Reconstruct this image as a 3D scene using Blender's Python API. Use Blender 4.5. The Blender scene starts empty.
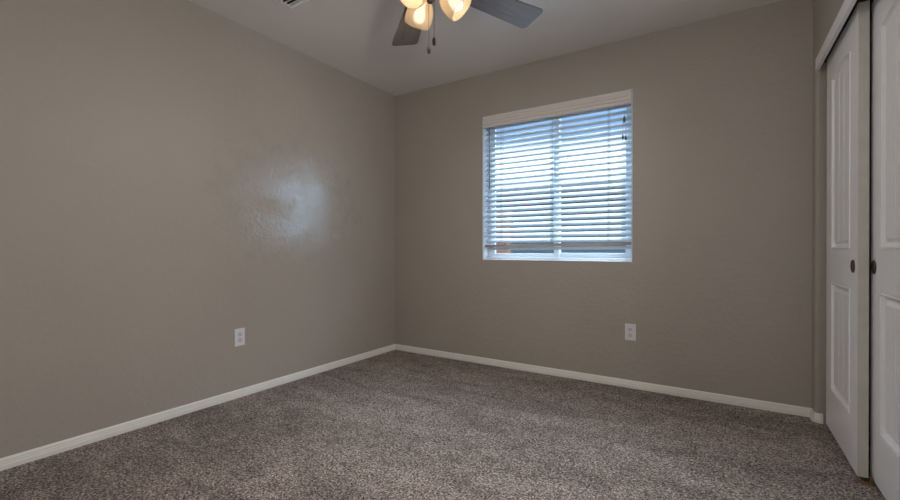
import bpy, bmesh, math, random
from mathutils import Vector, Matrix
random.seed(7)
R = math.radians
S = bpy.context.scene
COL = S.collection

# ------------------------------------------------------------------ room numbers (metres)
XL, XR = -2.667, 0.435          # left wall, closet wall
YB, YN = 3.198, -0.10           # window wall, wall with the doorway the camera stands in
ZC = 2.44
WX0, WX1, WZ0, WZ1 = -1.711, -0.530, 0.876, 2.082   # window opening

# ------------------------------------------------------------------ camera
cam_d = bpy.data.cameras.new('camera'); cam = bpy.data.objects.new('camera', cam_d); COL.objects.link(cam)
cam_d.sensor_width = 36.0; cam_d.lens = 428.17 / 900 * 36.0
cam_d.clip_start = 0.02; cam_d.clip_end = 300
cam.location = (0, 0, 0.9703)
cam.rotation_euler = (R(90 - 0.164), 0, R(32.497))
S.camera = cam

# ------------------------------------------------------------------ view, world, lights
S.view_settings.view_transform = 'Standard'
S.view_settings.look = 'None'
S.view_settings.gamma = 1.0
S.view_settings.use_curve_mapping = False
S.view_settings.exposure = 0.05
S.cycles.max_bounces = 12
S.cycles.diffuse_bounces = 8
S.cycles.transparent_max_bounces = 12
S.cycles.sample_clamp_indirect = 6.0

w = bpy.data.worlds.new('sky'); S.world = w; w.use_nodes = True
nt = w.node_tree; nt.nodes.clear()
tc = nt.nodes.new('ShaderNodeTexCoord'); sp = nt.nodes.new('ShaderNodeSeparateXYZ')
cr = nt.nodes.new('ShaderNodeValToRGB'); bg = nt.nodes.new('ShaderNodeBackground'); ow = nt.nodes.new('ShaderNodeOutputWorld')
nt.links.new(tc.outputs['Generated'], sp.inputs[0]); nt.links.new(sp.outputs['Z'], cr.inputs[0])
cr.color_ramp.elements[0].position = 0.0; cr.color_ramp.elements[0].color = (0.42, 0.46, 0.50, 1)
cr.color_ramp.elements[1].position = 0.75; cr.color_ramp.elements[1].color = (2.0, 2.35, 2.7, 1)
k = cr.color_ramp.elements.new(.20); k.color = (0.36, 0.41, 0.47, 1)
k = cr.color_ramp.elements.new(.24); k.color = (0.06, 0.095, 0.15, 1)
k = cr.color_ramp.elements.new(.33); k.color = (0.10, 0.16, 0.27, 1)
nt.links.new(cr.outputs[0], bg.inputs[0]); bg.inputs[1].default_value = 5.0
nt.links.new(bg.outputs[0], ow.inputs[0])

def lamp(name, kind, loc, rot, energy, color, **kw):
    d = bpy.data.lights.new(name, kind); d.energy = energy; d.color = color
    for k, v in kw.items(): setattr(d, k, v)
    o = bpy.data.objects.new(name, d); COL.objects.link(o); o.location = loc; o.rotation_euler = rot
    return o
# high sun beyond the window: it lights the yard and the tops of the blind slats
lamp('sun', 'SUN', (0, 0, 9), (R(-23), R(4), 0), 9.5, (0.98, 0.97, 0.97), angle=R(0.6))
# portal so that the skylight through the window is sampled well
pt = lamp('window_portal', 'AREA', ((WX0 + WX1) / 2, 3.50, (WZ0 + WZ1) / 2), (R(-90), 0, 0), 1.0, (1, 1, 1),
          shape='RECTANGLE', size=1.25, size_y=1.25)
pt.data.cycles.is_portal = True
# added fill light, unseen in the hallway behind the camera
lamp('hallway_fill', 'AREA', (-0.05, -1.0, 1.45), (R(90), 0, R(12)), 13.0, (1.0, 0.985, 0.97),
     shape='RECTANGLE', size=0.85, size_y=1.7)
# added fill light in an unseen side opening nearer than the closet
lamp('side_fill', 'AREA', (0.95, 0.82, 1.15), (0, R(90), 0), 27.5, (1.0, 0.975, 0.985),
     shape='RECTANGLE', size=2.0, size_y=1.15)

# ------------------------------------------------------------------ materials
def newmat(name):
    m = bpy.data.materials.new(name); m.use_nodes = True
    return m, m.node_tree, m.node_tree.nodes['Principled BSDF']
def plain(name, col, rough=0.5, metal=0.0, spec=0.5, bump=None, var=0.0, scale=20):
    m, nt, b = newmat(name)
    b.inputs['Base Color'].default_value = (*col, 1); b.inputs['Roughness'].default_value = rough
    b.inputs['Metallic'].default_value = metal; b.inputs['Specular IOR Level'].default_value = spec
    t = nt.nodes.new('ShaderNodeTexCoord')
    n = nt.nodes.new('ShaderNodeTexNoise'); n.inputs['Scale'].default_value = scale; n.inputs['Detail'].default_value = 4
    nt.links.new(t.outputs['Object'], n.inputs['Vector'])
    if var:
        r = nt.nodes.new('ShaderNodeValToRGB')
        r.color_ramp.elements[0].position = .3; r.color_ramp.elements[1].position = .7
        r.color_ramp.elements[0].color = (*[c * (1 - var) for c in col], 1)
        r.color_ramp.elements[1].color = (*[min(1, c * (1 + var)) for c in col], 1)
        nt.links.new(n.outputs['Fac'], r.inputs[0]); nt.links.new(r.outputs[0], b.inputs['Base Color'])
    if bump:
        bp = nt.nodes.new('ShaderNodeBump'); bp.inputs['Strength'].default_value = bump[0]; bp.inputs['Distance'].default_value = bump[1]
        n2 = nt.nodes.new('ShaderNodeTexNoise'); n2.inputs['Scale'].default_value = bump[2]; n2.inputs['Detail'].default_value = 3
        nt.links.new(t.outputs['Object'], n2.inputs['Vector'])
        nt.links.new(n2.outputs['Fac'], bp.inputs['Height']); nt.links.new(bp.outputs[0], b.inputs['Normal'])
    return m

def wall_paint(name, col, rough, strength=0.35, patch=False, coat=0.0):
    """eggshell paint on hand-textured drywall (orange peel with knocked-down blobs)"""
    m, nt, b = newmat(name)
    N = nt.nodes.new; L = nt.links.new
    t = N('ShaderNodeTexCoord')
    n1 = N('ShaderNodeTexNoise'); n1.inputs['Scale'].default_value = 80; n1.inputs['Detail'].default_value = 3
    n2 = N('ShaderNodeTexNoise'); n2.inputs['Scale'].default_value = 30; n2.inputs['Detail'].default_value = 2
    for n in (n1, n2): L(t.outputs['Object'], n.inputs['Vector'])
    rp = N('ShaderNodeMapRange'); rp.inputs[1].default_value = .45; rp.inputs[2].default_value = .62
    L(n2.outputs['Fac'], rp.inputs[0])
    ad = N('ShaderNodeMath'); ad.operation = 'MULTIPLY_ADD'; ad.inputs[1].default_value = .7
    L(rp.outputs[0], ad.inputs[0]); L(n1.outputs['Fac'], ad.inputs[2])
    bp = N('ShaderNodeBump'); bp.inputs['Strength'].default_value = strength; bp.inputs['Distance'].default_value = .0016
    L(ad.outputs[0], bp.inputs['Height']); L(bp.outputs[0], b.inputs['Normal'])
    n3 = N('ShaderNodeTexNoise'); n3.inputs['Scale'].default_value = 1.6; n3.inputs['Detail'].default_value = 5
    L(t.outputs['Object'], n3.inputs['Vector'])
    r = N('ShaderNodeValToRGB'); r.color_ramp.elements[0].position = .3; r.color_ramp.elements[1].position = .7
    r.color_ramp.elements[0].color = (*[c * .965 for c in col], 1); r.color_ramp.elements[1].color = (*[c * 1.03 for c in col], 1)
    L(n3.outputs['Fac'], r.inputs[0]); L(r.outputs[0], b.inputs['Base Color'])
    b.inputs['Roughness'].default_value = rough
    b.inputs['Specular IOR Level'].default_value = .5
    if coat:
        b.inputs['Coat Weight'].default_value = coat; b.inputs['Coat Roughness'].default_value = .22; b.inputs['Coat IOR'].default_value = 3.2
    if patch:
        # ragged glossy coat added where window glare falls; flat dab of newer paint inside
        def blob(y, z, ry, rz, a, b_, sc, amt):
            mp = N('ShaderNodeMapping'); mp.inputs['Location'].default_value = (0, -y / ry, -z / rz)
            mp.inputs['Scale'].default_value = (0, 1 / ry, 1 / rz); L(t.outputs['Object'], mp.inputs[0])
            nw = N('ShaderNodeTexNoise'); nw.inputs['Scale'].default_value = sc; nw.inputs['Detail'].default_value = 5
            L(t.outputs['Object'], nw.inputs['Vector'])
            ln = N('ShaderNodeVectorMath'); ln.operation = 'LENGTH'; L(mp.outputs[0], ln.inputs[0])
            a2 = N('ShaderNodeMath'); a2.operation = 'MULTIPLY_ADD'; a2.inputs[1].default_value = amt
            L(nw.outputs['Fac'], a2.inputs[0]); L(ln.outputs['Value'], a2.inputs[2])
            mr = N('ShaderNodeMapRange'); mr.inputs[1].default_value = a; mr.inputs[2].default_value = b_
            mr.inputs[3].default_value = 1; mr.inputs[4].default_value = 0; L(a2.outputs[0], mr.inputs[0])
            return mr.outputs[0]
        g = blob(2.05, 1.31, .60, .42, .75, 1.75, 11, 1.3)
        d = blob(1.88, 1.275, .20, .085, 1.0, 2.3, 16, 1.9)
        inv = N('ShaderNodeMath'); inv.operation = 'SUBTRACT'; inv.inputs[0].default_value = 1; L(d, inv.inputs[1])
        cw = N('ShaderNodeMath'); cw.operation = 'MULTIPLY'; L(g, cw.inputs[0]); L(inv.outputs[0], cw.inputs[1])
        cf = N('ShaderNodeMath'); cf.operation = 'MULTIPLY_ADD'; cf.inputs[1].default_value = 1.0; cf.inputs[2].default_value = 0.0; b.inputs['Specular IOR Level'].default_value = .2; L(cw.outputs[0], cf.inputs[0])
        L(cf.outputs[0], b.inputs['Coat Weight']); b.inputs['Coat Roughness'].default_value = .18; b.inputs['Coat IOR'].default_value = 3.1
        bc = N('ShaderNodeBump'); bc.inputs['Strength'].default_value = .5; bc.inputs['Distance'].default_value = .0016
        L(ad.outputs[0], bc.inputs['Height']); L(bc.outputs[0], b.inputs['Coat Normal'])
    return m

WALL = (0.372, 0.334, 0.292)
M = {}
M['wall'] = wall_paint('taupe_wall_paint', WALL, .5, .5)
M['wall_glare_coat'] = wall_paint('taupe_wall_paint_glare_touched_up', WALL, .5, .55, True)
M['ceiling'] = wall_paint('ceiling_paint', (0.78, 0.76, 0.735), .6, .5, coat=1.0)
M['trim'] = plain('white_trim_paint', (0.76, 0.745, 0.69), .35, var=.02)
M['door'] = plain('white_door_paint', (0.86, 0.86, 0.88), .32, var=.015, bump=(.08, .0006, 220))
M['door_edge'] = plain('raw_door_edge', (0.54, 0.525, 0.475), .6, var=.05)
M['fascia'] = plain('white_fascia_paint', (0.84, 0.83, 0.85), .35)
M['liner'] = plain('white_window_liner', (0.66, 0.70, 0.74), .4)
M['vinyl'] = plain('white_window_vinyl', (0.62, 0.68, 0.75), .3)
M['valance'] = plain('faux_wood_valance', (0.68, 0.63, 0.60), .4)
M['rail'] = plain('shaded_faux_wood_rail', (0.34, 0.30, 0.275), .5)  # valance material again, with its room-side shade put into the colour
M['cord'] = plain('blind_cord', (0.24, 0.24, 0.26), .8)
M['wand'] = plain('smoky_tilt_wand', (0.10, 0.10, 0.11), .25)
M['tassel'] = plain('wooden_tassel', (0.16, 0.12, 0.09), .5)
M['outlet'] = plain('white_outlet_plastic', (0.70, 0.69, 0.72), .3)
M['receptacle'] = plain('receptacle_plastic', (0.62, 0.61, 0.63), .35)
M['slot'] = plain('dark_slot', (0.008, 0.007, 0.006), .7)
M['screw'] = plain('screw_steel', (0.45, 0.43, 0.40), .35, metal=.9)
M['bronze'] = plain('oil_rubbed_bronze', (0.10, 0.075, 0.055), .38, metal=.7, var=.2)
M['pull'] = plain('aged_bronze_pull', (0.09, 0.065, 0.045), .45, metal=.5, var=.25)
M['register'] = plain('white_register_enamel', (0.88, 0.87, 0.90), .35)
M['duct'] = plain('duct_dark', (0.03, 0.028, 0.025), .8)
M['guide'] = plain('brown_plastic_guide', (0.22, 0.12, 0.07), .5)
M['closet'] = plain('closet_interior_paint', (0.30, 0.26, 0.23), .8)
M['fob'] = plain('dark_wood_fob', (0.022, 0.010, 0.006), .7, var=.3, scale=60)
M['chain'] = plain('bronze_chain', (0.12, 0.10, 0.09), .5, metal=.6)
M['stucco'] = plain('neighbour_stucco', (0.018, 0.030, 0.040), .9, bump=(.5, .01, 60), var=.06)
M['roof'] = plain('neighbour_roof', (0.06, 0.07, 0.08), .9, var=.2, scale=12)
M['gravel'] = plain('yard_gravel', (0.55, 0.54, 0.52), .95, bump=(.6, .02, 40), var=.25, scale=30)
M['eave'] = plain('eave_paint', (0.42, 0.50, 0.60), .8)

# slats: white faux wood, lets a little daylight through
m, nt, b = newmat('white_slat'); M['slat'] = m
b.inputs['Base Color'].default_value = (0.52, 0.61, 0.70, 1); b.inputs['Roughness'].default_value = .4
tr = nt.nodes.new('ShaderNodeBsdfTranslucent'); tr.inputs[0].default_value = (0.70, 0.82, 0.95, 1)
mx = nt.nodes.new('ShaderNodeMixShader'); mx.inputs[0].default_value = .12
nt.links.new(b.outputs[0], mx.inputs[1]); nt.links.new(tr.outputs[0], mx.inputs[2])
nt.links.new(mx.outputs[0], nt.nodes['Material Output'].inputs[0])

# window glass: thin pane
m, nt, b = newmat('window_glass'); M['glass'] = m
nt.nodes.remove(b)
ta = nt.nodes.new('ShaderNodeBsdfTransparent'); ta.inputs[0].default_value = (0.90, 0.95, 0.97, 1)
gl = nt.nodes.new('ShaderNodeBsdfGlossy'); gl.inputs['Roughness'].default_value = .02
lw = nt.nodes.new('ShaderNodeLayerWeight'); lw.inputs[0].default_value = .5
p5 = nt.nodes.new('ShaderNodeMath'); p5.operation = 'POWER'; p5.inputs[1].default_value = 5.0
nt.links.new(lw.outputs['Facing'], p5.inputs[0])
fr = nt.nodes.new('ShaderNodeMath'); fr.operation = 'MULTIPLY_ADD'; fr.inputs[1].default_value = .96; fr.inputs[2].default_value = .02
nt.links.new(p5.outputs[0], fr.inputs[0])
mx = nt.nodes.new('ShaderNodeMixShader')
nt.links.new(fr.outputs[0], mx.inputs[0]); nt.links.new(ta.outputs[0], mx.inputs[1]); nt.links.new(gl.outputs[0], mx.inputs[2])
nt.links.new(mx.outputs[0], nt.nodes['Material Output'].inputs[0])

# frosted lamp glass, amber alabaster
m, nt, b = newmat('amber_frosted_glass'); M['shade'] = m
b.inputs['Base Color'].default_value = (0.62, 0.51, 0.36, 1); b.inputs['Roughness'].default_value = .3
tr = nt.nodes.new('ShaderNodeBsdfTranslucent'); tr.inputs[0].default_value = (0.95, 0.80, 0.58, 1)
mx = nt.nodes.new('ShaderNodeMixShader'); mx.inputs[0].default_value = .25
nt.links.new(b.outputs[0], mx.inputs[1]); nt.links.new(tr.outputs[0], mx.inputs[2])
tt = nt.nodes.new('ShaderNodeBsdfTransparent'); mx2 = nt.nodes.new('ShaderNodeMixShader'); mx2.inputs[0].default_value = .30
nt.links.new(mx.outputs[0], mx2.inputs[1]); nt.links.new(tt.outputs[0], mx2.inputs[2]); mx = mx2
nt.links.new(mx.outputs[0], nt.nodes['Material Output'].inputs[0])
m, nt, b = newmat('lit_bulb'); M['bulb'] = m
b.inputs['Base Color'].default_value = (1, .95, .85, 1)
b.inputs['Emission Color'].default_value = (1, .88, .72, 1); b.inputs['Emission Strength'].default_value = 7.0

# fan blade: dark walnut, grain runs along local X
m, nt, b = newmat('dark_walnut_blade'); M['blade'] = m
t = nt.nodes.new('ShaderNodeTexCoord'); mp = nt.nodes.new('ShaderNodeMapping'); mp.inputs['Scale'].default_value = (3, 70, 1)
n = nt.nodes.new('ShaderNodeTexNoise'); n.inputs['Scale'].default_value = 1.6; n.inputs['Detail'].default_value = 6
r = nt.nodes.new('ShaderNodeValToRGB'); r.color_ramp.elements[0].position = .35; r.color_ramp.elements[1].position = .68
r.color_ramp.elements[0].color = (0.045, 0.033, 0.028, 1); r.color_ramp.elements[1].color = (0.115, 0.09, 0.08, 1)
nt.links.new(t.outputs['Object'], mp.inputs[0]); nt.links.new(mp.outputs[0], n.inputs['Vector'])
nt.links.new(n.outputs['Fac'], r.inputs[0]); nt.links.new(r.outputs[0], b.inputs['Base Color']); b.inputs['Roughness'].default_value = .42; b.inputs['Coat Weight'].default_value = .8; b.inputs['Coat Roughness'].default_value = .28; b.inputs['Coat IOR'].default_value = 1.7

# carpet: cut pile, warm grey-brown flecks, vacuum streaks laid by the pile
def carpet():
    m, nt, b = newmat('flecked_carpet')
    N = nt.nodes.new; L = nt.links.new
    t = N('ShaderNodeTexCoord')
    n1 = N('ShaderNodeTexNoise'); n1.inputs['Scale'].default_value = 120; n1.inputs['Detail'].default_value = 5; n1.inputs['Roughness'].default_value = .8
    v = N('ShaderNodeTexVoronoi'); v.inputs['Scale'].default_value = 130
    L(t.outputs['Object'], n1.inputs['Vector']); L(t.outputs['Object'], v.inputs['Vector'])
    r = N('ShaderNodeValToRGB'); e = r.color_ramp.elements
    e[0].position = .41; e[0].color = (0.030, 0.020, 0.016, 1)
    e[1].position = .62; e[1].color = (0.68, 0.585, 0.53, 1)
    k = e.new(.46); k.color = (0.235, 0.194, 0.172, 1)
    k = e.new(.55); k.color = (0.385, 0.325, 0.292, 1)
    L(n1.outputs['Fac'], r.inputs[0])
    # tuft to tuft colour
    sv = N('ShaderNodeSeparateColor'); L(v.outputs['Color'], sv.inputs[0])
    mr = N('ShaderNodeMapRange'); mr.inputs[3].default_value = .48; mr.inputs[4].default_value = 1.6; L(sv.outputs[0], mr.inputs[0])
    # vacuum streaks
    mp = N('ShaderNodeMapping'); mp.inputs['Rotation'].default_value = (0, 0, R(38)); mp.inputs['Scale'].default_value = (1.0, 3.4, 1)
    n3 = N('ShaderNodeTexNoise'); n3.inputs['Scale'].default_value = 1.15; n3.inputs['Detail'].default_value = 4; n3.inputs['Distortion'].default_value = .9
    L(t.outputs['Object'], mp.inputs[0]); L(mp.outputs[0], n3.inputs['Vector'])
    m3 = N('ShaderNodeMapRange'); m3.inputs[1].default_value = .36; m3.inputs[2].default_value = .64
    m3.inputs[3].default_value = .73; m3.inputs[4].default_value = 1.06; L(n3.outputs['Fac'], m3.inputs[0])
    n4 = N('ShaderNodeTexNoise'); n4.inputs['Scale'].default_value = 9; n4.inputs['Detail'].default_value = 4; L(t.outputs['Object'], n4.inputs['Vector'])
    m4 = N('ShaderNodeMapRange'); m4.inputs[1].default_value = .35; m4.inputs[2].default_value = .65; m4.inputs[3].default_value = .88; m4.inputs[4].default_value = 1.12; L(n4.outputs['Fac'], m4.inputs[0])
    mq = N('ShaderNodeMath'); mq.operation = 'MULTIPLY'; L(m3.outputs[0], mq.inputs[0]); L(m4.outputs[0], mq.inputs[1]); m3 = mq
    mu = N('ShaderNodeMath'); mu.operation = 'MULTIPLY'; L(mr.outputs[0], mu.inputs[0]); L(m3.outputs[0], mu.inputs[1])
    mc = N('ShaderNodeVectorMath'); mc.operation = 'SCALE'; L(r.outputs[0], mc.inputs[0]); L(mu.outputs[0], mc.inputs['Scale'])
    L(mc.outputs[0], b.inputs['Base Color'])
    b.inputs['Roughness'].default_value = 1.0; b.inputs['Specular IOR Level'].default_value = .1
    bp = N('ShaderNodeBump'); bp.inputs['Strength'].default_value = .9; bp.inputs['Distance'].default_value = .006
    L(sv.outputs[1], bp.inputs['Height']); L(bp.outputs[0], b.inputs['Normal'])
    return m
M['carpet'] = carpet()

m, nt, b = newmat('red_brick'); M['brick'] = m
t = nt.nodes.new('ShaderNodeTexCoord'); br = nt.nodes.new('ShaderNodeTexBrick'); br.inputs['Scale'].default_value = 4
mp = nt.nodes.new('ShaderNodeMapping'); mp.inputs['Rotation'].default_value = (R(90), 0, 0)
br.inputs['Color1'].default_value = (.09, .02, .009, 1); br.inputs['Color2'].default_value = (.11, .03, .012, 1); br.inputs['Mortar'].default_value = (.06,.05,.045, 1)
nt.links.new(t.outputs['Object'], mp.inputs[0]); nt.links.new(mp.outputs[0], br.inputs['Vector']); nt.links.new(br.outputs['Color'], b.inputs['Base Color'])
b.inputs['Roughness'].default_value = .9

# ------------------------------------------------------------------ mesh helpers
def link(name, bm, mat, parent=None, smooth=False, bevel=0.0, loc=(0, 0, 0), segs=2):
    bmesh.ops.recalc_face_normals(bm, faces=bm.faces)
    me = bpy.data.meshes.new(name); bm.to_mesh(me); bm.free()
    mats = mat if isinstance(mat, (list, tuple)) else [mat]
    for x in mats: me.materials.append(x)
    o = bpy.data.objects.new(name, me); COL.objects.link(o); o.location = loc
    if parent: o.parent = parent
    if smooth:
        for p in me.polygons: p.use_smooth = True
        try: me.set_sharp_from_angle(angle=R(40))
        except Exception: pass
    if bevel:
        md = o.modifiers.new('bevel', 'BEVEL'); md.width = bevel; md.segments = segs; md.limit_method = 'ANGLE'; md.angle_limit = R(40)
    return o
def box(bm, x0, x1, y0, y1, z0, z1, mi=0):
    vs = [bm.verts.new(p) for p in ((x0, y0, z0), (x1, y0, z0), (x1, y1, z0), (x0, y1, z0), (x0, y0, z1), (x1, y0, z1), (x1, y1, z1), (x0, y1, z1))]
    fs = [bm.faces.new([vs[i] for i in f]) for f in ((0, 3, 2, 1), (4, 5, 6, 7), (0, 1, 5, 4), (1, 2, 6, 5), (2, 3, 7, 6), (3, 0, 4, 7))]
    for f in fs: f.material_index = mi
    return vs, fs
def prism(bm, pts, fn, a, b):
    """extrude the closed 2-D outline pts between parameters a and b; fn(u,v,t) gives the point"""
    A = [bm.verts.new(fn(u, v, a)) for u, v in pts]; B = [bm.verts.new(fn(u, v, b)) for u, v in pts]
    n = len(pts)
    for i in range(n): bm.faces.new((A[i], A[(i + 1) % n], B[(i + 1) % n], B[i]))
    bm.faces.new(A[::-1]); bm.faces.new(B)
def lathe(bm, prof, mat=Matrix.Identity(4), n=32, close=False):
    rings = []
    for r_, z in prof:
        if r_ < 1e-6: rings.append([bm.verts.new(mat @ Vector((0, 0, z)))])
        else: rings.append([bm.verts.new(mat @ Vector((r_ * math.cos(2 * math.pi * i / n), r_ * math.sin(2 * math.pi * i / n), z))) for i in range(n)])
    prs = list(zip(rings, rings[1:]))
    if close: prs.append((rings[-1], rings[0]))
    for a, b_ in prs:
        for i in range(n):
            j = (i + 1) % n
            if len(a) == 1 and len(b_) == 1: break
            if len(a) == 1: bm.faces.new((a[0], b_[j], b_[i]))
            elif len(b_) == 1: bm.faces.new((a[i], a[j], b_[0]))
            else: bm.faces.new((a[i], a[j], b_[j], b_[i]))
def tube(bm, pts, r_, n=8):
    pts = [Vector(p) for p in pts]; rings = []
    for i, p in enumerate(pts):
        d = (pts[min(i + 1, len(pts) - 1)] - pts[max(i - 1, 0)]).normalized()
        a = d.orthogonal().normalized() if abs(d.z) < .99 else Vector((1, 0, 0)); b_ = d.cross(a).normalized(); a = b_.cross(d)
        rings.append([bm.verts.new(p + (a * math.cos(2 * math.pi * k / n) + b_ * math.sin(2 * math.pi * k / n)) * r_) for k in range(n)])
    for a, b_ in zip(rings, rings[1:]):
        for k in range(n): bm.faces.new((a[k], a[(k + 1) % n], b_[(k + 1) % n], b_[k]))
    bm.faces.new(rings[0][::-1]); bm.faces.new(rings[-1])
def empty(name, loc, label=None, cat=None, group=None, kind=None, rotz=0, parent=None):
    o = bpy.data.objects.new(name, None); COL.objects.link(o); o.location = loc; o.rotation_euler[2] = rotz
    o.empty_display_size = .05
    return tag(o, label, cat, group, kind)
def tag(o, label=None, cat=None, group=None, kind=None):
    if label: o['label'] = label
    if cat: o['category'] = cat
    if group: o['group'] = group
    if kind: o['kind'] = kind
    return o
BM = bmesh.new

# ------------------------------------------------------------------ room shell
TH = .15
FX1 = 1.05      # closet back
bm = BM(); box(bm, XL - TH, FX1 + .1, -1.5, YB + TH, -.12, 0)
tag(link('floor', bm, M['carpet']), 'flecked grey-brown cut-pile carpet with vacuum streaks', 'carpet', kind='structure')
bm = BM(); box(bm, XL - TH, FX1 + .1, -1.5, YB + TH, ZC, ZC + .15)
tag(link('ceiling', bm, M['ceiling']), 'textured pale taupe ceiling above the room', 'ceiling', kind='structure')
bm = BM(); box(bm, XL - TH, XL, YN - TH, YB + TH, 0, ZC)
tag(link('wall_left', bm, M['wall_glare_coat']), 'long taupe textured wall left, window glare on it', 'wall', kind='structure')
bm = BM()
box(bm, XL, WX0, YB, YB + TH, 0, ZC); box(bm, WX1, FX1, YB, YB + TH, 0, ZC)
box(bm, WX0, WX1, YB, YB + TH, 0, WZ0); box(bm, WX0, WX1, YB, YB + TH, WZ1, ZC)
tag(link('wall_back', bm, M['wall']), 'taupe textured wall with the window in it', 'wall', kind='structure')

# closet wall: bullnosed drywall corners either side of the opening
JF, JN = 3.118, 1.768           # far and near jamb
HZ = 2.018                      # header
def arc(cx, cy, r_, a0, a1, n=6): return [(cx + r_ * math.cos(R(a0 + (a1 - a0) * i / n)), cy + r_ * math.sin(R(a0 + (a1 - a0) * i / n))) for i in range(n + 1)]
bm = BM(); rr = .019
zf = lambda u, v, t: (u, v, t)
prism(bm, [(XR, YB)] + arc(XR + rr, JF + rr, rr, 180, 270) + [(XR + .13, JF), (XR + .13, YB)], zf, 0, HZ)
prism(bm, [(XR, 1.50)] + [(XR + .13, 1.50), (XR + .13, JN)] + arc(XR + rr, JN - rr, rr, 90, 180), zf, 0, HZ)
box(bm, XR, XR + .13, YN, .10, 0, HZ)  # the gap beyond this piece is an added opening for the side fill
box(bm, XR, XR + .13, YN, YB, HZ, ZC)
tag(link('wall_right', bm, M['wall'], smooth=True), 'taupe wall around the closet opening at the right', 'wall', kind='structure')
bm = BM()
box(bm, FX1, FX1 + .1, 1.60, YB, 0, ZC); box(bm, XR + .13, FX1, 1.50, 1.60, 0, ZC)
tag(link('wall_closet', bm, M['closet']), 'dark inner walls of the closet', 'wall', kind='structure')
# near wall with the doorway the camera looks through, and an added hallway behind it to hold the fill light
bm = BM()
box(bm, XL, -.46, YN - TH, YN, 0, ZC); box(bm, -.46, .38, YN - TH, YN, 2.05, ZC); box(bm, .38, XR + .13, YN - TH, YN, 0, ZC)
tag(link('wall_front', bm, M['wall']), 'taupe wall with the open doorway', 'wall', kind='structure')
bm = BM()
box(bm, -1.1, 1.1, -1.5, -1.4, 0, ZC); box(bm, -1.2, -1.1, -1.5, YN - TH, 0, ZC); box(bm, 1.0, 1.1, -1.4, 1.50, 0, ZC)
tag(link('wall_added_hallway', bm, M['wall']), 'added hallway walls around the unseen fill lights', 'wall', kind='structure')

# baseboards: stepped colonial profile, 6 cm high
PROF = [(0, 0), (.0125, 0), (.0125, .022), (.0105, .025), (.0105, .033), (.0085, .036), (.0085, .043), (.005, .050), (.003, .0525), (0, .0525)]
bm = BM(); prism(bm, PROF, lambda u, v, t: (XL + u, t, v), YN, YB - .0)
tag(link('baseboard_left', bm, M['trim'], bevel=.0008), 'off-white baseboard along the long left wall', 'baseboard', kind='structure')
bm = BM(); prism(bm, PROF, lambda u, v, t: (t, YB - u, v), XL + .0125, XR)
tag(link('baseboard_back', bm, M['trim'], bevel=.0008), 'off-white baseboard under the window wall', 'baseboard', kind='structure')
# short return piece that wraps the closet corner (mitred path)
path = [((XR, YB - .0125), (-1, 0)), ((XR, JF + .022), (-1, 0)), ((XR + .006, JF + .006), (-.72, -.72)), ((XR + .022, JF), (0, -1)), ((XR + .036, JF), (0, -1))]
bm = BM(); rings = []
for (px, py), (nx, ny) in path: rings.append([bm.verts.new((px + nx * u, py + ny * u, v)) for u, v in PROF])
for a, b_ in zip(rings, rings[1:]):
    for i in range(len(PROF)): j = (i + 1) % len(PROF); bm.faces.new((a[i], a[j], b_[j], b_[i]))
bm.faces.new(rings[0]); bm.faces.new(rings[-1][::-1])
tag(link('baseboard_right', bm, M['trim']), 'short baseboard piece wrapping the closet corner', 'baseboard', kind='structure')
bm = BM(); prism(bm, PROF, lambda u, v, t: (XR - u, t, v), 1.50, JN - .02)
tag(link('baseboard_near', bm, M['trim']), 'off-white baseboard on the wall nearer than the closet', 'baseboard', kind='structure')

# closet fascia hiding the door track
bm = BM(); box(bm, XR - .004, XR + .013, JN + .001, JF - .030, 1.955, HZ)
f = tag(link('trim_1', bm, M['fascia'], bevel=.002), 'white fascia board across the top of the closet opening', 'trim', kind='structure')
bm = BM(); box(bm, XR + .035, XR + .125, JN + .001, JF - .001, 2.003, HZ)
tag(link('trim_2', bm, M['duct']), 'dark closet door track behind the fascia', 'trim', kind='structure')

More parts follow.
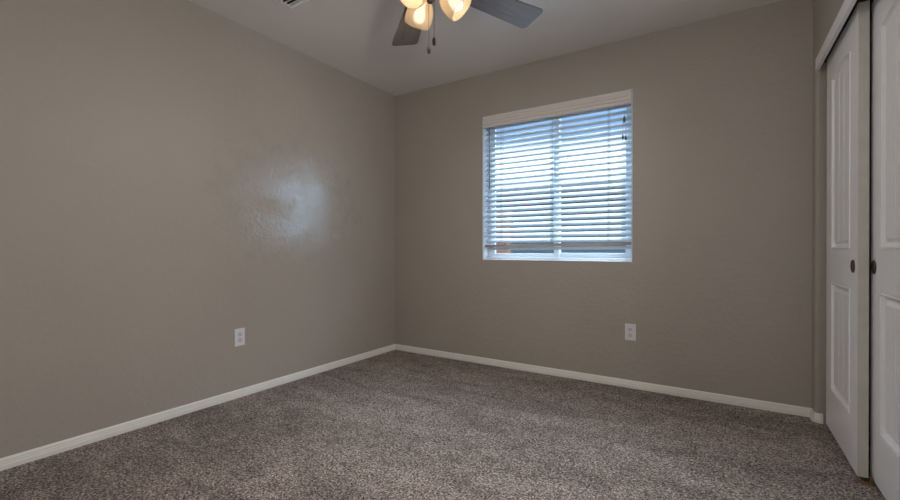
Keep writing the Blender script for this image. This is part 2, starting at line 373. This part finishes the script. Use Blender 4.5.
# ------------------------------------------------------------------ sliding closet doors
def panel_outline(u0, u1, v0, v1, rise, ins, xs):
    a, b_ = u0 + ins, u1 - ins; half = (u1 - u0) / 2; mid = (u0 + u1) / 2
    bot = [(a + (b_ - a) * t_, v0 + ins) for t_ in xs]
    top = []
    for t_ in reversed(xs):
        u = a + (b_ - a) * t_; k = (u - mid) / half
        top.append((u, v1 - ins + rise * max(0.0, math.cos(k * math.pi / 2)) ** 1.0 if rise else v1 - ins))
    return bot, top
def make_door(name, loc, width, zb, zt, thick, pull_u, label):
    bm = BM(); toW = lambda u, v, w_: (-w_, u, v)
    m0, m1 = .128, width - .128
    panels = [(m0, m1, .235, .800, 0.0), (m0, m1, .965, 1.848, .030)]
    gro = (1 / 3, 2 / 3)
    xs = set([0, 1] + [i / 24 for i in range(25)])
    for g in gro:
        xs |= {g - .016, g - .006, g + .006, g + .016}
    xs = sorted(x for x in xs if not any(abs(x - g) < .015 and abs(abs(x - g) - .006) > 1e-6 for g in gro))
    def gd(t_): return -.005 if any(abs(t_ - g) < .010 for g in gro) else 0.0
    edges = []
    oc = [(0, zb), (width, zb), (width, zt), (0, zt)]
    ov = [bm.verts.new(toW(u, v, 0)) for u, v in oc]
    edges += [bm.edges.new((ov[i], ov[(i + 1) % 4])) for i in range(4)]
    holes = []
    for (u0, u1, v0, v1, rise) in panels:
        prev = None
        # flat -> bead -> cove -> recess -> rise to the raised field
        for ins, dep in ((0, 0), (.002, -.004), (.005, -.004), (.007, .003), (.012, .002), (.016, -.010), (.024, -.014), (.031, -.014), (.045, -.004)):
            bt, tp = panel_outline(u0, u1, v0, v1, rise, ins, xs)
            ring = [bm.verts.new(toW(u, v, dep)) for u, v in bt + tp]
            if prev is None:
                holes.append(ring)
            else:
                n = len(ring)
                for i in range(n): bm.faces.new((prev[i], prev[(i + 1) % n], ring[(i + 1) % n], ring[i]))
            prev = ring
        bt, tp = panel_outline(u0, u1, v0, v1, rise, .045, xs)
        ts = list(xs) + list(reversed(xs))
        fld = [bm.verts.new(toW(u, v, -.004 + gd(t_))) for (u, v), t_ in zip(bt + tp, ts)]
        n = len(fld)
        for i in range(n):
            j = (i + 1) % n
            if (fld[i].co - prev[i].co).length > 1e-5 or (fld[j].co - prev[j].co).length > 1e-5:
                vs = [prev[i], prev[j]] + ([fld[j]] if (fld[j].co - prev[j].co).length > 1e-5 else []) + ([fld[i]] if (fld[i].co - prev[i].co).length > 1e-5 else [])
                if len(vs) > 2: bm.faces.new(vs)
        h = len(xs)
        for i in range(h - 1):
            bm.faces.new((fld[i], fld[i + 1], fld[n - 2 - i], fld[n - 1 - i]))
    for ring in holes:
        n = len(ring)
        for i in range(n):
            e = bm.edges.get((ring[i], ring[(i + 1) % n])) or bm.edges.new((ring[i], ring[(i + 1) % n])); edges.append(e)
    bmesh.ops.triangle_fill(bm, use_beauty=True, use_dissolve=False, edges=edges, normal=(-1, 0, 0))
    bv = [bm.verts.new(toW(u, v, -thick)) for u, v in oc]
    for i in range(4):
        f_ = bm.faces.new((ov[i], ov[(i + 1) % 4], bv[(i + 1) % 4], bv[i])); f_.material_index = 1
    bm.faces.new(bv)
    bmesh.ops.remove_doubles(bm, verts=bm.verts, dist=1e-6)
    d = link(name, bm, [M['door'], M['door_edge']], loc=loc)
    tag(d, label, 'closet door', kind='structure')
    # round recessed finger pull
    mt = Matrix.Translation((0, pull_u, .895)) @ Matrix.Rotation(R(-90), 4, 'Y')
    bm = BM(); lathe(bm, [(0, .0006), (.019, .0006), (.0215, .0025), (.0225, .0048), (.0265, .0048), (.0280, .003), (.0285, 0)], mt, 32)
    p_ = link('finger_pull', bm, M['pull'], d, smooth=True); p_['label'] = 'round bronze finger pull'
    return d
d1y0 = 2.418; d1x = .475
door1 = make_door('door_1', (d1x, d1y0, 0), 3.060 - d1y0, .022, 1.994, .034, .072, 'white arched two-panel sliding closet door, far one, set in front')
d2x = d1x + .047; d2y0 = JN + .004
door2 = make_door('door_2', (d2x, d2y0, 0), 2.452 - d2y0, .022, 1.994, .034, 2.452 - d2y0 - .047, 'white arched two-panel sliding closet door, nearer one at photo edge')
# floor guide between the doors
bm = BM(); box(bm, d1x - .006, d2x + .040, 2.400, 2.4155, 0, .006)
box(bm, d1x - .004, d1x - .001, 2.404, 2.422, .0, .020); box(bm, d1x + .0375, d1x + .0435, 2.400, 2.420, 0, .034)
tag(link('door_guide', bm, M['guide'], bevel=.001), 'small brown guide on the carpet below the closet doors', 'door guide')

# ------------------------------------------------------------------ window
lin = .006
bm = BM()
y0, y1 = YB - .003, YB + TH
e_ = .0005
for (a, b_, c, d_) in ((WX0 + e_, WX0 + lin, WZ0 + e_, WZ1 - e_), (WX1 - lin, WX1 - e_, WZ0 + e_, WZ1 - e_), (WX0 + lin, WX1 - lin, WZ0 + e_, WZ0 + lin), (WX0 + lin, WX1 - lin, WZ1 - lin, WZ1 - e_)):
    box(bm, a, b_, y0, y1, c, d_)
tag(link('trim_3', bm, M['liner'], bevel=.001), 'thin white liner around the window recess', 'trim', kind='structure')
win = empty('window_1', ((WX0 + WX1) / 2, YB + .12, WZ0), 'white vinyl sliding window behind the blind', 'window', kind='structure')
ox, oy, oz = win.location
ix0, ix1, iz0, iz1 = WX0 + lin + .001, WX1 - lin - .001, WZ0 + lin + .001, WZ1 - lin - .001
def frame_bm(x0, x1, z0, z1, ya, yb, t_, tb=None):
    bm = BM(); tb = tb or t_
    box(bm, x0 - ox, x0 + t_ - ox, ya - oy, yb - oy, z0 - oz, z1 - oz); box(bm, x1 - t_ - ox, x1 - ox, ya - oy, yb - oy, z0 - oz, z1 - oz)
    box(bm, x0 + t_ - ox, x1 - t_ - ox, ya - oy, yb - oy, z0 - oz, z0 + tb - oz); box(bm, x0 + t_ - ox, x1 - t_ - ox, ya - oy, yb - oy, z1 - t_ - oz, z1 - oz)
    return bm
link('window_frame', frame_bm(ix0, ix1, iz0, iz1, 3.283, 3.345, .022, .018), M['vinyl'], win, bevel=.002)
xm = -1.105
sash = link('sliding_sash', frame_bm(ix0 + .023, xm + .022, iz0 + .019, iz1 - .023, 3.288, 3.312, .042, .030), M['vinyl'], win, bevel=.003)
bm = BM(); box(bm, ix0 + .066 - ox, xm - .021 - ox, 3.298 - oy, 3.302 - oy, iz0 + .050 - oz, iz1 - .066 - oz); link('pane', bm, M['glass'], sash)
sash2 = link('fixed_sash', frame_bm(xm - .012, ix1 - .023, iz0 + .019, iz1 - .023, 3.316, 3.340, .036, .036), M['vinyl'], win, bevel=.003)
bm = BM(); box(bm, xm + .025 - ox, ix1 - .060 - ox, 3.326 - oy, 3.330 - oy, iz0 + .056 - oz, iz1 - .060 - oz); link('pane', bm, M['glass'], sash2)

# ------------------------------------------------------------------ blind
BX0, BX1 = WX0 + .012, WX1 - .012
BY = 3.238
bl = empty('window_blind', ((BX0 + BX1) / 2, BY, WZ1), 'white faux-wood venetian blind hanging in the window recess', 'blind')
bx, by, bz = bl.location
# valance: moulded face with shallow steps
vp = [(0, 0), (.009, 0), (.013, .004), (.013, .018), (.006, .021), (.006, .026), (.013, .030), (.013, .044), (.007, .047), (.007, .052), (.014, .056), (.014, .066), (.020, .076), (.022, .080), (.022, .088), (0, .088)]
bm = BM(); prism(bm, vp, lambda u, v, t_: (t_ - bx, 3.203 - u - by, 1.984 + v - bz), WX0 + .008, WX1 - .008)
link('valance', bm, M['valance'], bl, bevel=.0008)
bm = BM(); box(bm, BX0 - bx, BX1 - bx, 3.206 - by, 3.262 - by, 2.020 - bz, 2.062 - bz); link('headrail', bm, M['rail'], bl, bevel=.002)
# slats: room-side edge down, every one slightly crowned
PITCH = .0430; ZR = .998; NS = 23; TILT = R(43)
bm = BM()
for k in range(NS):
    z = ZR + .040 + k * PITCH
    if z > 2.012: break
    jit = random.uniform(-.012, .012); dz0 = random.uniform(-.0006, .0006); til = TILT + random.uniform(-.025, .025)
    pf = []
    for s in range(7):
        q = -0.025 + .05 * s / 6; cr_ = .0022 * (1 - (q / .025) ** 2)
        pf.append((q, cr_))
    prof = [(q, c + .00125) for q, c in pf] + [(q, c - .00125) for q, c in reversed(pf)]
    ct, st = math.cos(til), math.sin(til)
    def fn(u, v, t_, z=z, ct=ct, st=st, dz0=dz0):
        # u>0 to the room side (negative y) and down
        return (t_ - bx, BY - (u * ct + v * st) - by, z - u * st + v * ct + dz0 * (1 if t_ > -1.1 else -1) - bz)
    prism(bm, prof, fn, BX0 + .004, BX1 - .004)
# pale strip just below the rail, in the slat material
prism(bm, [(0, 0), (.0025, 0), (.0065, .024), (.004, .024)], lambda u, v, t_: (t_ - bx, BY + .004 + u - by, .957 + .010 * (t_ - BX0) / (BX1 - BX0) + v - bz), BX0 + .006, BX1 - .006)
link('slats', bm, M['slat'], bl, smooth=True)
# bottom rail, tilted like the slats, right end a little higher
bm = BM(); ct, st = math.cos(R(40)), math.sin(R(40))
pr = [(-.025, -.009), (.025, -.009), (.025, .013), (-.025, .013)]
def fr_(u, v, t_):
    return (t_ - bx, BY - (u * ct + v * st) - by, .997 + .014 * (t_ - BX0) / (BX1 - BX0) - .006 + v - bz)
prism(bm, pr, fr_, BX0 + .001, BX1 - .001)
link('bottom_rail', bm, M['rail'], bl, bevel=.003)
for x in (-1.548, -1.122, -.697):
    bm = BM()
    for yy in (BY - .0235, BY + .0235):
        tube(bm, [(x - bx, yy - by, .99 - bz), (x - bx, yy - by, 2.02 - bz)], .0016, 6)
    tube(bm, [(x + .012 - bx, BY - .0235 - by, .99 - bz), (x + .012 - bx, BY - .0235 - by, 2.02 - bz)], .0009, 6)
    link('ladder_cord', bm, M['cord'], bl)
# tilt wand
bm = BM(); tube(bm, [(-1.646 - bx, BY - .042 - by, 1.47 - bz), (-1.648 - bx, BY - .040 - by, 2.0 - bz)], .0036, 8)
lathe(bm, [(0, 0), (.004, .001), (.0045, .02), (.003, .03), (0, .031)], Matrix.Translation((-1.646 - bx, BY - .042 - by, 1.465 - bz)), 12)
link('tilt_wand', bm, M['wand'], bl, smooth=True)
# lift cords with tassels
def tassel(x, y, ztop, cord_top, r_=.007, h=.034):
    bm = BM(); tube(bm, [(x - bx, y - by, ztop - .004 - bz), (x - bx, y - by, cord_top - bz)], .0010, 6)
    c = link('lift_cord', bm, M['cord'], bl)
    bm = BM(); lathe(bm, [(0, -h), (r_ * .8, -h + .001), (r_, -h * .7), (r_ * .75, -h * .3), (r_ * .35, -.002), (0, 0)], Matrix.Translation((x - bx, y - by, ztop - bz)), 16)
    t_ = link('tassel', bm, M['tassel'], c, smooth=True)
tassel(-.585, BY - .045, 1.905, 2.0, .009, .050)
tassel(-.594, BY - .043, 1.775, 1.865, .0075, .036)
tassel(-.574, BY - .047, 1.765, 1.865, .0075, .036)

# ------------------------------------------------------------------ outside the window
bm = BM(); box(bm, -40, 40, YB + TH, 60, -.45, -.25)
tag(link('ground', bm, M['gravel']), 'gravel yard outside the window', 'ground', kind='structure')
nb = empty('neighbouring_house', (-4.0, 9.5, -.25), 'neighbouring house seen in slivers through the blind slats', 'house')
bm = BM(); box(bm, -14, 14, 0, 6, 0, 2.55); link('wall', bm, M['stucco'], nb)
bm = BM(); prism(bm, [(-.5, 2.45), (-.5, 2.60), (3, 3.5), (6.5, 2.60), (6.5, 2.45)], lambda u, v, t_: (t_, u, v), -14.5, 14.5); link('roof', bm, M['roof'], nb)
bm = BM(); box(bm, XL - 1.5, 3.0, YB + TH, 3.40, 2.60, 2.70); box(bm, XL - 1.5, 3.0, 3.40, 3.43, 2.56, 2.72)
tag(link('trim_4', bm, M['eave']), 'roof overhang above the window outside', 'trim', kind='structure')
bm = BM(); box(bm, -.08, .08, -.08, .08, 0, 1.72); box(bm, -.10, .10, -.10, .10, 1.72, 1.80)
tag(link('brick_pillar', bm, M['brick'], loc=(-2.79, 5.9, -.25)), 'red brick pillar outside, behind the lower left of the blind', 'pillar')

# ------------------------------------------------------------------ wall outlets
def make_outlet(loc, rotz, label):
    t_ = empty('wall_outlet', loc, label, 'outlet', rotz=rotz)      # local -Y faces the room
    bm = BM(); box(bm, -.035, .035, -.0055, 0, -.057, .057)
    link('cover_plate', bm, M['outlet'], t_, bevel=.0025)
    for s in (1, -1):
        zc = s * .0195
        bm = BM()
        pts = []
        for i in range(32):
            a = 2 * math.pi * i / 32; pts.append((.0168 * math.cos(a), max(-.0135, min(.0135, .0168 * math.sin(a)))))
        prism(bm, pts, lambda u, v, q: (u, q, v + zc), -.0078, -.005)
        rc = link('receptacle', bm, M['receptacle'], t_)
        bm = BM()
        box(bm, -.0078, -.0054, -.0082, -.0070, zc - .001, zc + .009); box(bm, .0050, .0074, -.0082, -.0070, zc - .001, zc + .008)
        gp = [(.0030 * math.cos(2 * math.pi * i / 16), .0030 * math.sin(2 * math.pi * i / 16) - .0075) for i in range(16)]
        prism(bm, gp, lambda u, v, q: (u, q, v + zc), -.0082, -.0070)
        link('slots', bm, M['slot'], rc)
    bm = BM(); lathe(bm, [(0, .0012), (.0022, .001), (.003, 0)], Matrix.Translation((0, -.0055, 0)) @ Matrix.Rotation(R(90), 4, 'X'), 16)
    link('screw', bm, M['screw'], t_, smooth=True)
make_outlet((XL, 1.622, .3925), R(90), 'white duplex power outlet low on the long left wall')
make_outlet((-.543, YB, .388), 0, 'white duplex power outlet below the window wall, right of the window')

# ------------------------------------------------------------------ ceiling air register
vx0, vx1, vy0, vy1 = -2.228, -1.875, 1.39, 1.69
vn = empty('air_vent', ((vx0 + vx1) / 2, (vy0 + vy1) / 2, ZC), 'white louvered air vent in the ceiling at the top edge', 'vent')
vx, vy = vn.location[:2]
hw, hh, bw = (vx1 - vx0) / 2, (vy1 - vy0) / 2, .027
bm = BM()
o_ = [(-hw, -hh), (hw, -hh), (hw, hh), (-hw, hh)]; i_ = [(-hw + bw, -hh + bw), (hw - bw, -hh + bw), (hw - bw, hh - bw), (-hw + bw, hh - bw)]
lo = [[bm.verts.new((x, y, z)) for x, y in P] for P, z in ((o_, 0), (o_, -.003), (i_, -.010), (i_, 0))]
for a, b_ in zip(lo, lo[1:] + lo[:1]):
    for i in range(4): bm.faces.new((a[i], a[(i + 1) % 4], b_[(i + 1) % 4], b_[i]))
link('vent_frame', bm, M['register'], vn, bevel=.0012)
bm = BM(); box(bm, -hw + bw, hw - bw, -hh + bw, hh - bw, -.0016, -.0006); link('duct_opening', bm, M['duct'], vn)
bm = BM(); ny = 9
for k in range(ny):
    yc = -hh + bw + (k + .5) * (2 * (hh - bw) / ny)
    prism(bm, [(-.009, -.0110), (.009, -.0022), (.0098, -.0032), (-.0082, -.0120)], lambda u, v, q: (q, yc + u, v), -hw + bw, hw - bw)
link('louvers', bm, M['register'], vn)

# ------------------------------------------------------------------ ceiling fan
HX, HY, HZB = -1.114, 1.554, 2.178
fan = empty('ceiling_fan', (HX, HY, ZC), 'five-blade dark wood ceiling fan with three lit amber glass shades', 'ceiling fan')
Z = lambda z: z - ZC
bm = BM(); lathe(bm, [(0, 0), (.068, 0), (.070, -.012), (.060, -.035), (.030, -.052), (.020, -.056), (0, -.056)]); link('canopy', bm, M['bronze'], fan, smooth=True)
bm = BM(); lathe(bm, [(0, -.05), (.013, -.05), (.013, -.12), (0, -.12)], n=20); link('downrod', bm, M['bronze'], fan, smooth=True)
bm = BM(); lathe(bm, [(0, Z(2.335)), (.04, Z(2.335)), (.085, Z(2.318)), (.118, Z(2.285)), (.125, Z(2.25)), (.118, Z(2.215)), (.10, Z(2.195)), (.065, Z(2.186)), (0, Z(2.186))], n=48)
link('motor_housing', bm, M['bronze'], fan, smooth=True)
def blade_mesh():
    bm = BM(); pts = []
    r0, r1, w0, w1 = .165, .654, .058, .0775
    def corner(cx, cy, rad, a0, a1): return [(cx + rad * math.cos(R(a0 + (a1 - a0) * i / 8)), cy + rad * math.sin(R(a0 + (a1 - a0) * i / 8))) for i in range(9)]
    pts += corner(r1 - .024, w1 - .024, .024, 90, 0) + corner(r1 - .024, -w1 + .024, .024, 0, -90)
    pts += corner(r0 + .03, -w0 + .03, .03, -90, -180) + corner(r0 + .03, w0 - .03, .03, 180, 90)
    prism(bm, pts, lambda u, v, t_: (u, v, t_), -.003, .003)
    return bm
def bracket_bm():
    bm = BM()
    pts = [(.07, -.016), (.13, -.012), (.16, -.030), (.215, -.034), (.232, -.018), (.236, 0), (.232, .018), (.215, .034), (.16, .030), (.13, .012), (.07, .016)]
    prism(bm, pts, lambda u, v, t_: (u, v, t_ + (.012 * max(0, (.13 - u) / .06))), -.0085, -.0035)
    return bm
first = None
for k in range(5):
    if first is None:
        bd = link('blade', blade_mesh(), M['blade'], fan, bevel=.001); bk = link('blade_bracket', bracket_bm(), M['bronze'], bd, bevel=.001); first = (bd, bk)
    else:
        bd = first[0].copy(); COL.objects.link(bd); bd.parent = fan
        bk = first[1].copy(); COL.objects.link(bk); bk.parent = bd
    bd.location = (0, 0, Z(HZB)); bd.rotation_euler = (-.19, 0, R(65.25 + 72 * k)); bd.rotation_mode = 'XYZ'
# light kit
kx, ky = .015 * math.cos(R(32.5)), .015 * math.sin(R(32.5))
bm = BM(); lathe(bm, [(0, Z(2.19)), (.050, Z(2.19)), (.058, Z(2.165)), (.055, Z(2.125)), (.040, Z(2.095)), (.020, Z(2.080)), (.012, Z(2.066)), (0, Z(2.064))], Matrix.Translation((kx, ky, 0)), 40)
kit = link('light_fitter', bm, M['bronze'], fan, smooth=True)
RHO0, ZN, LEN = .056, 2.122, .118
SP = [(.024, 0), (.030, .006), (.046, .022), (.057, .044), (.0625, .068), (.0640, .090), (.0625, .106), (.0600, LEN)]
for ph in (118, -2, 238):
    a = R(ph + 32.5); d_ = Vector((math.cos(a), math.sin(a), 0))
    tilt = R(46)                                    # below horizontal
    ax = (d_ * math.cos(tilt) + Vector((0, 0, -math.sin(tilt)))).normalized()
    nk = Vector((kx, ky, Z(ZN))) + d_ * RHO0
    rot = ax.to_track_quat('Z', 'Y').to_matrix().to_4x4()
    # arm and socket cup
    bm = BM(); tube(bm, [Vector((kx, ky, Z(2.145))) + d_ * .03, nk - ax * .012], .011, 12)
    lathe(bm, [(0, -.020), (.018, -.020), (.027, -.010), (.0305, .004), (.0315, .007), (.0290, .007), (.0270, .003), (0, .003)], Matrix.Translation(nk) @ rot, 28)
    link('lamp_socket', bm, M['bronze'], fan, smooth=True)
    mt = Matrix.Translation(nk + ax * .006) @ rot
    bm = BM(); inn = [(r_ - .0028, z) for r_, z in reversed(SP)]
    lathe(bm, SP + [(.0600 - .0014, LEN + .0012)] + inn, mt, 48, close=True)
    sh = link('lamp_shade', bm, M['shade'], fan, smooth=True); sh['label'] = 'lit amber frosted glass bell shade'
    bm = BM(); lathe(bm, [(0, .004), (.013, .004), (.014, .040), (.020, .056), (.0265, .072), (.0275, .084), (.024, .098), (.014, .107), (0, .110)], mt, 28)
    link('bulb', bm, M['bulb'], sh, smooth=True)
    # what the bulb throws out of the open mouth of its shade
    lt = lamp('lamp_light', 'AREA', (HX, HY, ZC), (0, 0, 0), 5.2, (1.0, .95, .88), shape='DISK', size=.03)
    lt.matrix_world = Matrix.Translation(Vector((HX, HY, ZC)) + nk + ax * .134) @ (-ax).to_track_quat('Z', 'Y').to_matrix().to_4x4()
# pull chains
R_ = Vector((math.cos(R(32.5)), math.sin(R(32.5)), 0)); F_ = Vector((-math.sin(R(32.5)), math.cos(R(32.5)), 0))
for (dr_, df_, zb) in ((.012, -.030, 1.826), (.034, .0, 1.875)):
    p0 = R_ * dr_ + F_ * df_
    bm = BM(); tube(bm, [(p0.x, p0.y, Z(zb + .035)), (p0.x, p0.y, Z(2.10))], .0011, 6)
    z = zb + .036
    while z < 2.09:
        bmesh.ops.create_icosphere(bm, subdivisions=1, radius=.0017, matrix=Matrix.Translation((p0.x, p0.y, Z(z)))); z += .0045
    ch = link('pull_chain', bm, M['chain'], fan)
    bm = BM(); lathe(bm, [(0, 0), (.0045, .0005), (.0070, .006), (.0080, .018), (.0070, .028), (.0045, .034), (.002, .036), (0, .036)], Matrix.Translation((p0.x, p0.y, Z(zb))), 20)
    fb = link('chain_fob', bm, M['fob'], ch, smooth=True); fb['label'] = 'dark wooden chain fob'
